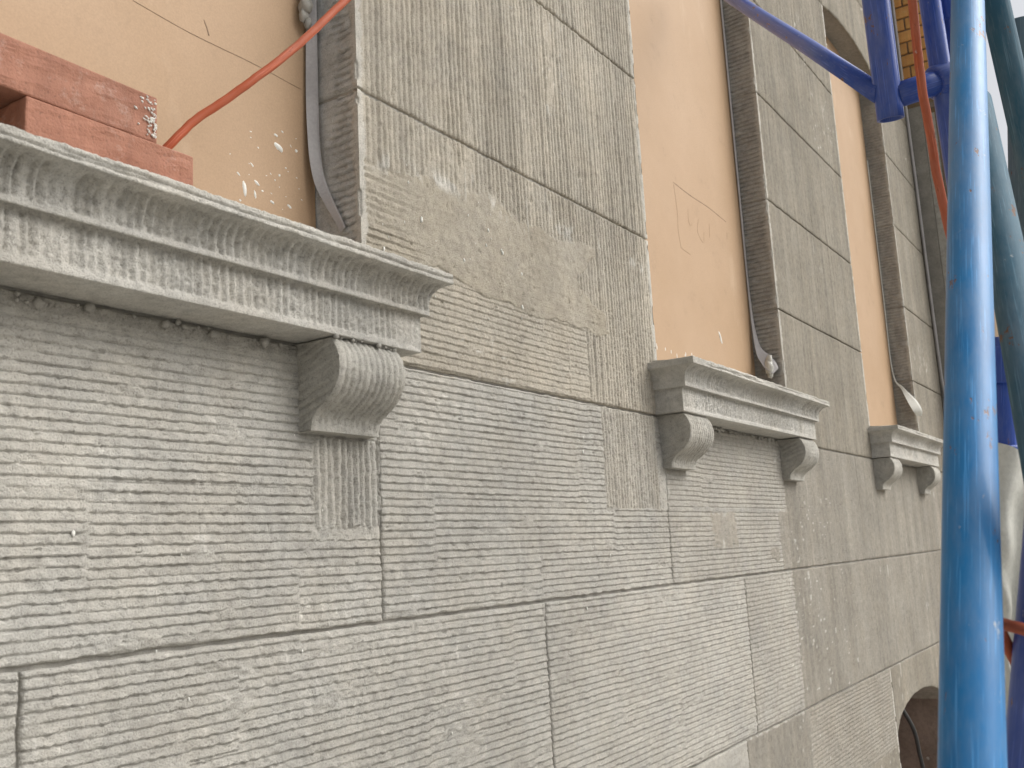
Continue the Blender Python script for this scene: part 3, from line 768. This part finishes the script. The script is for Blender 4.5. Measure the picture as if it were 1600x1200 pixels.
# ------------------------------------------------------------------ cables and plastic strips
def kink(pts, n, amp):
    P=smooth_path(pts,n); rr=random.Random(len(pts)); out=[]; o=Vector((0,0,0))
    for p in P:
        o=o*.7+Vector((rr.uniform(-1,1),rr.uniform(-1,1),rr.uniform(-1,1)))*amp*.45; out.append(p+o)
    return out
c1=kink([(.760,.060,.500),(.780,.045,.522),(.795,.030,.546),(.825,.018,.588),(.862,.0,.626),(.901,-.02,.668),(.948,-.035,.719),(.998,-.05,.780),(1.044,-.06,.837),(1.10,-.075,.905),(1.2,-.10,1.05),(1.28,-.14,1.3),(1.3,-.2,1.7)],8,.0009)
tag(link('orange_cable', tube_mesh('orange_cable',c1,.0058,14), ORANGE),'orange cable rising from the loose red bricks across the near window','cable','orange cables')
c2=kink([(1.62,-.76,1.25),(1.64,-.755,1.05),(1.654,-.75,.882),(1.668,-.746,.804),(1.681,-.743,.731),(1.698,-.743,.657),(1.721,-.742,.588),(1.750,-.743,.517),(1.797,-.744,.45),(1.86,-.744,.385),(1.95,-.75,.28),(2.05,-.76,.05),(2.1,-.77,-.4),(2.1,-.78,-1.0),(2.12,-.8,-1.59)],8,.0010)
tag(link('orange_cable', tube_mesh('orange_cable',c2,.0072,14), ORANGE),'orange cable hanging in front of the navy scaffold joint, beside the light blue brace','cable','orange cables')
# grey strip along the near reveal: a thin ribbon that peels off the wall at its foot
def ribbon(name, L_, R_, th, mat, parent=None, n=6):
    A=smooth_path(L_,n); B=smooth_path(R_,n); v=[];f=[]
    for i,(a,b) in enumerate(zip(A,B)):
        t=(A[min(i+1,len(A)-1)]-A[max(i-1,0)]).normalized(); w=(b-a); nn=t.cross(w).normalized()*th
        mdl=a+(b-a)*.82+nn*.9
        v += [a,mdl,b,b-nn,mdl-nn,a-nn]
    for i in range(len(A)-1):
        for k in range(6): f.append((i*6+k,i*6+(k+1)%6,i*6+6+(k+1)%6,i*6+6+k))
    f += [(5,4,3,2,1,0), tuple(len(v)-6+k for k in range(6))]
    return link(name, mesh_from(name,v,f,False), mat, parent)
st=ribbon('plastic_strip',
  [(1.109,.086,1.9),(1.109,.086,1.3),(1.109,.086,.93),(1.107,.086,.84),(1.105,.086,.748),(1.104,.083,.68),(1.105,.080,.637),(1.109,.074,.598),(1.117,.062,.565),(1.121,.046,.535),(1.122,.034,.512)],
  [(1.124,.076,1.9),(1.124,.076,1.3),(1.1235,.076,.93),(1.123,.076,.84),(1.123,.076,.748),(1.123,.075,.68),(1.123,.072,.645),(1.123,.066,.612),(1.124,.052,.575),(1.125,.038,.545),(1.125,.026,.520)], .0009, FILM)
tag(st,'grey plastic strip peeling off the window reveal beside the near pilaster','strip','plastic sealing strips')
ml=[];mf=[]
for j,(x,z,r) in enumerate([(1.098,.905,.014),(1.103,.93,.013),(1.095,.885,.010),(1.104,.875,.009),(1.107,.955,.012)]): lump(ml,mf,(x,.078,z),r,j+40,(.8,.8,1.2))
o=link('mortar_lump', mesh_from('mortar_lump',ml,mf,True), GREYLUMP, st)
st2=ribbon('plastic_strip',[(3.133,.087,1.9),(3.133,.087,1.2),(3.132,.086,.8),(3.118,.075,.62),(3.110,.055,.565),(3.105,.04,.545),(3.118,.025,.53)],
  [(3.138,.083,1.9),(3.138,.083,1.2),(3.137,.082,.8),(3.134,.066,.64),(3.138,.035,.595),(3.136,.018,.57),(3.139,.012,.55)],.0014,FILM)
tag(st2,'pale plastic strip with a crumpled end at the foot of the middle window reveal','strip','plastic sealing strips')
ml=[];mf=[]
for j,(x,z,r) in enumerate([(3.115,.552,.016),(3.122,.575,.013),(3.125,.535,.012)]): lump(ml,mf,(x,.035,z),r,j+60,(.6,1.0,1.5))
link('crumpled_end', mesh_from('crumpled_end',ml,mf,True), SHEETM, st2)
st3=ribbon('plastic_strip',[(5.125,.087,1.9),(5.125,.087,1.2),(5.123,.086,.8),(5.112,.05,.70),(5.08,.02,.63),(5.07,.0,.585),(5.09,-.01,.56)],
  [(5.129,.084,1.9),(5.129,.084,1.2),(5.128,.083,.8),(5.12,.04,.71),(5.11,-.012,.64),(5.10,-.035,.59),(5.11,-.03,.562)],.0018,SHEETM)
tag(st3,'white plastic strip curling out at the foot of the far window reveal','strip','plastic sealing strips')
gc=smooth_path([(5.815,-.012,3.2),(5.818,-.012,2.4),(5.822,-.014,1.9),(5.820,-.016,1.3),(5.822,-.018,.95),(5.826,-.022,.78),(5.830,-.045,.69),(5.832,-.09,.655),(5.834,-.16,.65)],8)
tag(link('grey_cable', tube_mesh('grey_cable',gc,.0085,10), FILM),'thin grey green cable running down the far end of the facade','cable')

# ------------------------------------------------------------------ projecting brick pier at the far end of the facade
pier=empty('brick_pier',(5.85,0,GROUND),'yellow brick pier with grey rendered strips, standing past the far end of the facade','pier')
PX=5.862; PY0,PY1=-.30,.10
box('mortar_core',(PX+.012,PY0+.012,GROUND),(PX+.62,.45,3.6),simple_mat('pier_mortar',(.22,.16,.10),.95,.2,30,.4),pier)
bdata={}
def pier_brick(face, a, z, L):
    key=(face,round(L,3))
    if key not in bdata:
        sz=(.03,L,.064) if face=='x' else (L,.03,.064)
        ob=box('brick',(0,0,0),sz,YELLOW,pier,.003); bdata[key]=ob.data
    else: ob=link('brick',bdata[key],None,pier)
    j=.003*random.random()
    ob.location=(PX+j,a,z) if face=='x' else (a,PY0+j,z)
row=0; z=GROUND+.004
while z < 3.55:
    if z > 2.42 or z+.064 < .60:
        if z > -.9:
            y=PY0+.001; fl=[.12,.25] if row%2 else [.25,.12]
            for L in fl:
                pier_brick('x',y,z,L-.010); y+=L
    if z > 2.0:
        x=PX+.035; fl=[.25,.25,.08] if row%2 else [.12,.25,.21]
        for L in fl: pier_brick('y',x,z,L-.010); x+=L
    row+=1; z+=.075
box('render_strip',(PX-.004,-.085,.60),(PX+.012,.0,2.415),STRIPGREY,pier,.003)
box('render_strip',(PX+.004,-.150,.60),(PX+.0118,-.087,2.36),CORE,pier,.002)
box('render_strip',(PX+.006,-.235,.60),(PX+.0119,-.152,2.34),DARKREC,pier,.002)
box('render_strip',(PX-.006,-.298,.60),(PX+.012,-.237,2.415),STRIPGREY,pier,.003)
box('render_cap',(PX-.010,-.29,2.385),(PX+.010,-.086,2.418),DARKREC,pier,.002)

# ------------------------------------------------------------------ scaffold
def along(a,b,t): return Vector(a)+(Vector(b)-Vector(a))*t
def collar(name, p, d, r, L, mat, parent, r2=None):
    d=Vector(d).normalized(); p=Vector(p)
    prof=[(-L/2,r*.90),(-L/2+.003,r),(L/2-.003,r),(L/2,r*.90)]
    pts=[p+d*q[0] for q in prof]; rv=[q[1]/r for q in prof]
    return link(name, tube_mesh(name,pts,r,24,True,0,rv), mat, parent)
# big light blue diagonal brace, nearest the camera
a,b=Vector((.826,-.848,-.171)),Vector((1.583,-.838,.799))
br=empty('scaffold_brace', tuple(along(a,b,-1.47)), 'thick scratched light blue scaffold tube, the frontmost one crossing the whole picture','scaffold tube','scaffold tubes')
n=40; pts=[along(a,b,-1.47+3.1*k/n) for k in range(n+1)]
link('tube', tube_mesh('tube',pts,.0235,40,True,.0205), LIGHTBLUE, br)
collar('end_band', along(a,b,1.55), b-a, .0262, .05, LIGHTBLUE, br)
# faded teal diagonal behind it
a3,b3=Vector((1.616,-.828,.605)),Vector((1.251,-.880,.188))
t3=empty('scaffold_brace', (1.02,-.913,-.076), 'faded teal scaffold tube slanting just behind the light blue one at the right edge','scaffold tube','scaffold tubes')
link('tube', tube_mesh('tube',[along(a3,b3,-.16+1.8*k/20) for k in range(21)],.0235,32,True,.0205), TEAL, t3)
a2,b2_=Vector((1.731,-.862,.859)),Vector((1.769,-.870,.702))
t2=empty('scaffold_post',(2.33,-1.0,GROUND),'dark teal scaffold tube in the top right corner behind the others','scaffold tube','scaffold tubes')
link('tube', tube_mesh('tube',[along(a2,b2_,-6+20.5*k/24) for k in range(25)],.0222,28,True,.019), TEAL, t2)
g4a,g4b=Vector((1.879,-0.883,0.793)),Vector((1.960,-0.801,0.137))
t4=empty('scaffold_post',(1.85,-.97,GROUND),'grey teal upright scaffold tube at the right edge, behind the faded teal slanting one','scaffold tube','scaffold tubes')
link('tube', tube_mesh('tube',[along(g4a,g4b,-.12+3.5*k/16) for k in range(17)],.030,28,True,.026), GREYTEAL, t4)
# navy welded frame end near the top: socket, rail, brace and post
fr_=empty('welded_scaffold',(1.9,-.75,GROUND),'navy blue scaffold frame with open socket end and thin brace, top right','scaffold frame')
n1a,n1b=Vector((1.759,-.674,.955)),Vector((1.800,-.667,.732))
link('socket', tube_mesh('socket',[along(n1a,n1b,q) for q in (-2.5,-1,0,.5,.9,1.0)],.0235,32,True,.0195), NAVY, fr_)
link('diagonal_bar', tube_mesh('diagonal_bar',[(1.782,-.656,.777),(2.05,-.475,1.041),(2.32,-.289,1.306),(2.583,-.11,1.565),(2.70,-.03,1.68)],.0172,24), NAVY, fr_)
n3a,n3b=Vector((1.797,-.678,.771)),Vector((1.893,-.778,.818))
link('rail', tube_mesh('rail',[n3a,along(n3a,n3b,.5),n3b],.0225,28), NAVY, fr_)
collar('coupler', along(n3a,n3b,.80), n3b-n3a, .031, .062, NAVY, fr_)
n4a,n4b=Vector((1.845,-.750,.954)),Vector((1.899,-.749,.567))
link('post', tube_mesh('post',[along(n4a,n4b,-1.2+7.77*k/14) for k in range(15)],.0185,28), NAVY, fr_)
link('post', tube_mesh('post',[along(n4a,n4b,-1.2)+Vector((.035,-.022,0)),along(n4a,n4b,.30)+Vector((.035,-.022,0))],.013,20), NAVY, fr_)
collar('coupler', along(n4a,n4b,.02)+Vector((.035,-.022,0)), n4b-n4a, .021, .05, NAVY, fr_)
# navy post with a wedge coupler glimpsed between the light blue and teal tubes
p5=empty('scaffold_post',(1.70,-.79,GROUND),'navy scaffold post with couplers glimpsed between the light blue and teal tubes','scaffold tube','scaffold tubes')
n5a,n5b=Vector((1.648,-.815,.271)),Vector((1.678,-.778,-.003))
link('tube', tube_mesh('tube',[along(n5a,n5b,q) for q in (-.05,.5,1,2,3.5,5,6.8)],.018,24), NAVY, p5)
collar('coupler', along(n5a,n5b,.10), n5b-n5a, .0245, .055, NAVY, p5)
collar('coupler', along(n5a,n5b,.62), n5b-n5a, .0285, .05, NAVY, p5)
link('wedge', tube_mesh('wedge',[along(n5a,n5b,.60),along(n5a,n5b,.60)+Vector((.012,-.045,.012))],.010,12), NAVY, p5)
p6=empty('scaffold_post',(1.02,-.80,GROUND),'navy blue scaffold post in the bottom right corner','scaffold tube','scaffold tubes')
n6a,n6b=Vector((.974,-.910,-.020)),Vector((.986,-.870,-.206))
link('tube', tube_mesh('tube',[along(n6a,n6b,q) for q in (-.7,0,1,3,6,8.4)],.0275,32,True,.023), NAVY, p6)
c3=smooth_path([(.995,-.947,-.150),(.968,-.944,-.112),(.945,-.930,-.098),(.932,-.905,-.090),(.940,-.872,-.080),(.97,-.858,-.085),(1.01,-.87,-.14)],8)
tag(link('orange_cable', tube_mesh('orange_cable',c3,.0052,12), ORANGE),'short loop of orange cable wrapped round the bottom right navy post','cable','orange cables')
# pale plastic sheet hanging beside the posts
U=np.linspace(0,1,16); Vv=np.linspace(0,1,40); Ug,Vg=np.meshgrid(U,Vv,indexing='ij')
rx,ry=.545,-.838
wdt=.085*(1-ss(.25,1.0,Vg))+.012
off=.004+(Ug-.45)*wdt
base_x=1.385+.0*Vg; base_y=-.822+.03*Vg
fold=.012*np.sin(Ug*9+Vg*3)+.006*vn(Ug*5,Vg*9,180)
PS=np.stack([base_x+off*rx+fold*.84, base_y+off*ry+fold*.54, .10-.36*Vg+.01*np.sin(Ug*6)],-1)
PB_=PS+np.array([.84,.54,0])*.0012
me=grid_mesh('plastic_sheet',[(PS,None,False),(PB_,None,True)])
tag(link('plastic_sheet',me,SHEETM),'pale plastic sheet hanging between the light blue tube and the lower navy post','sheet')
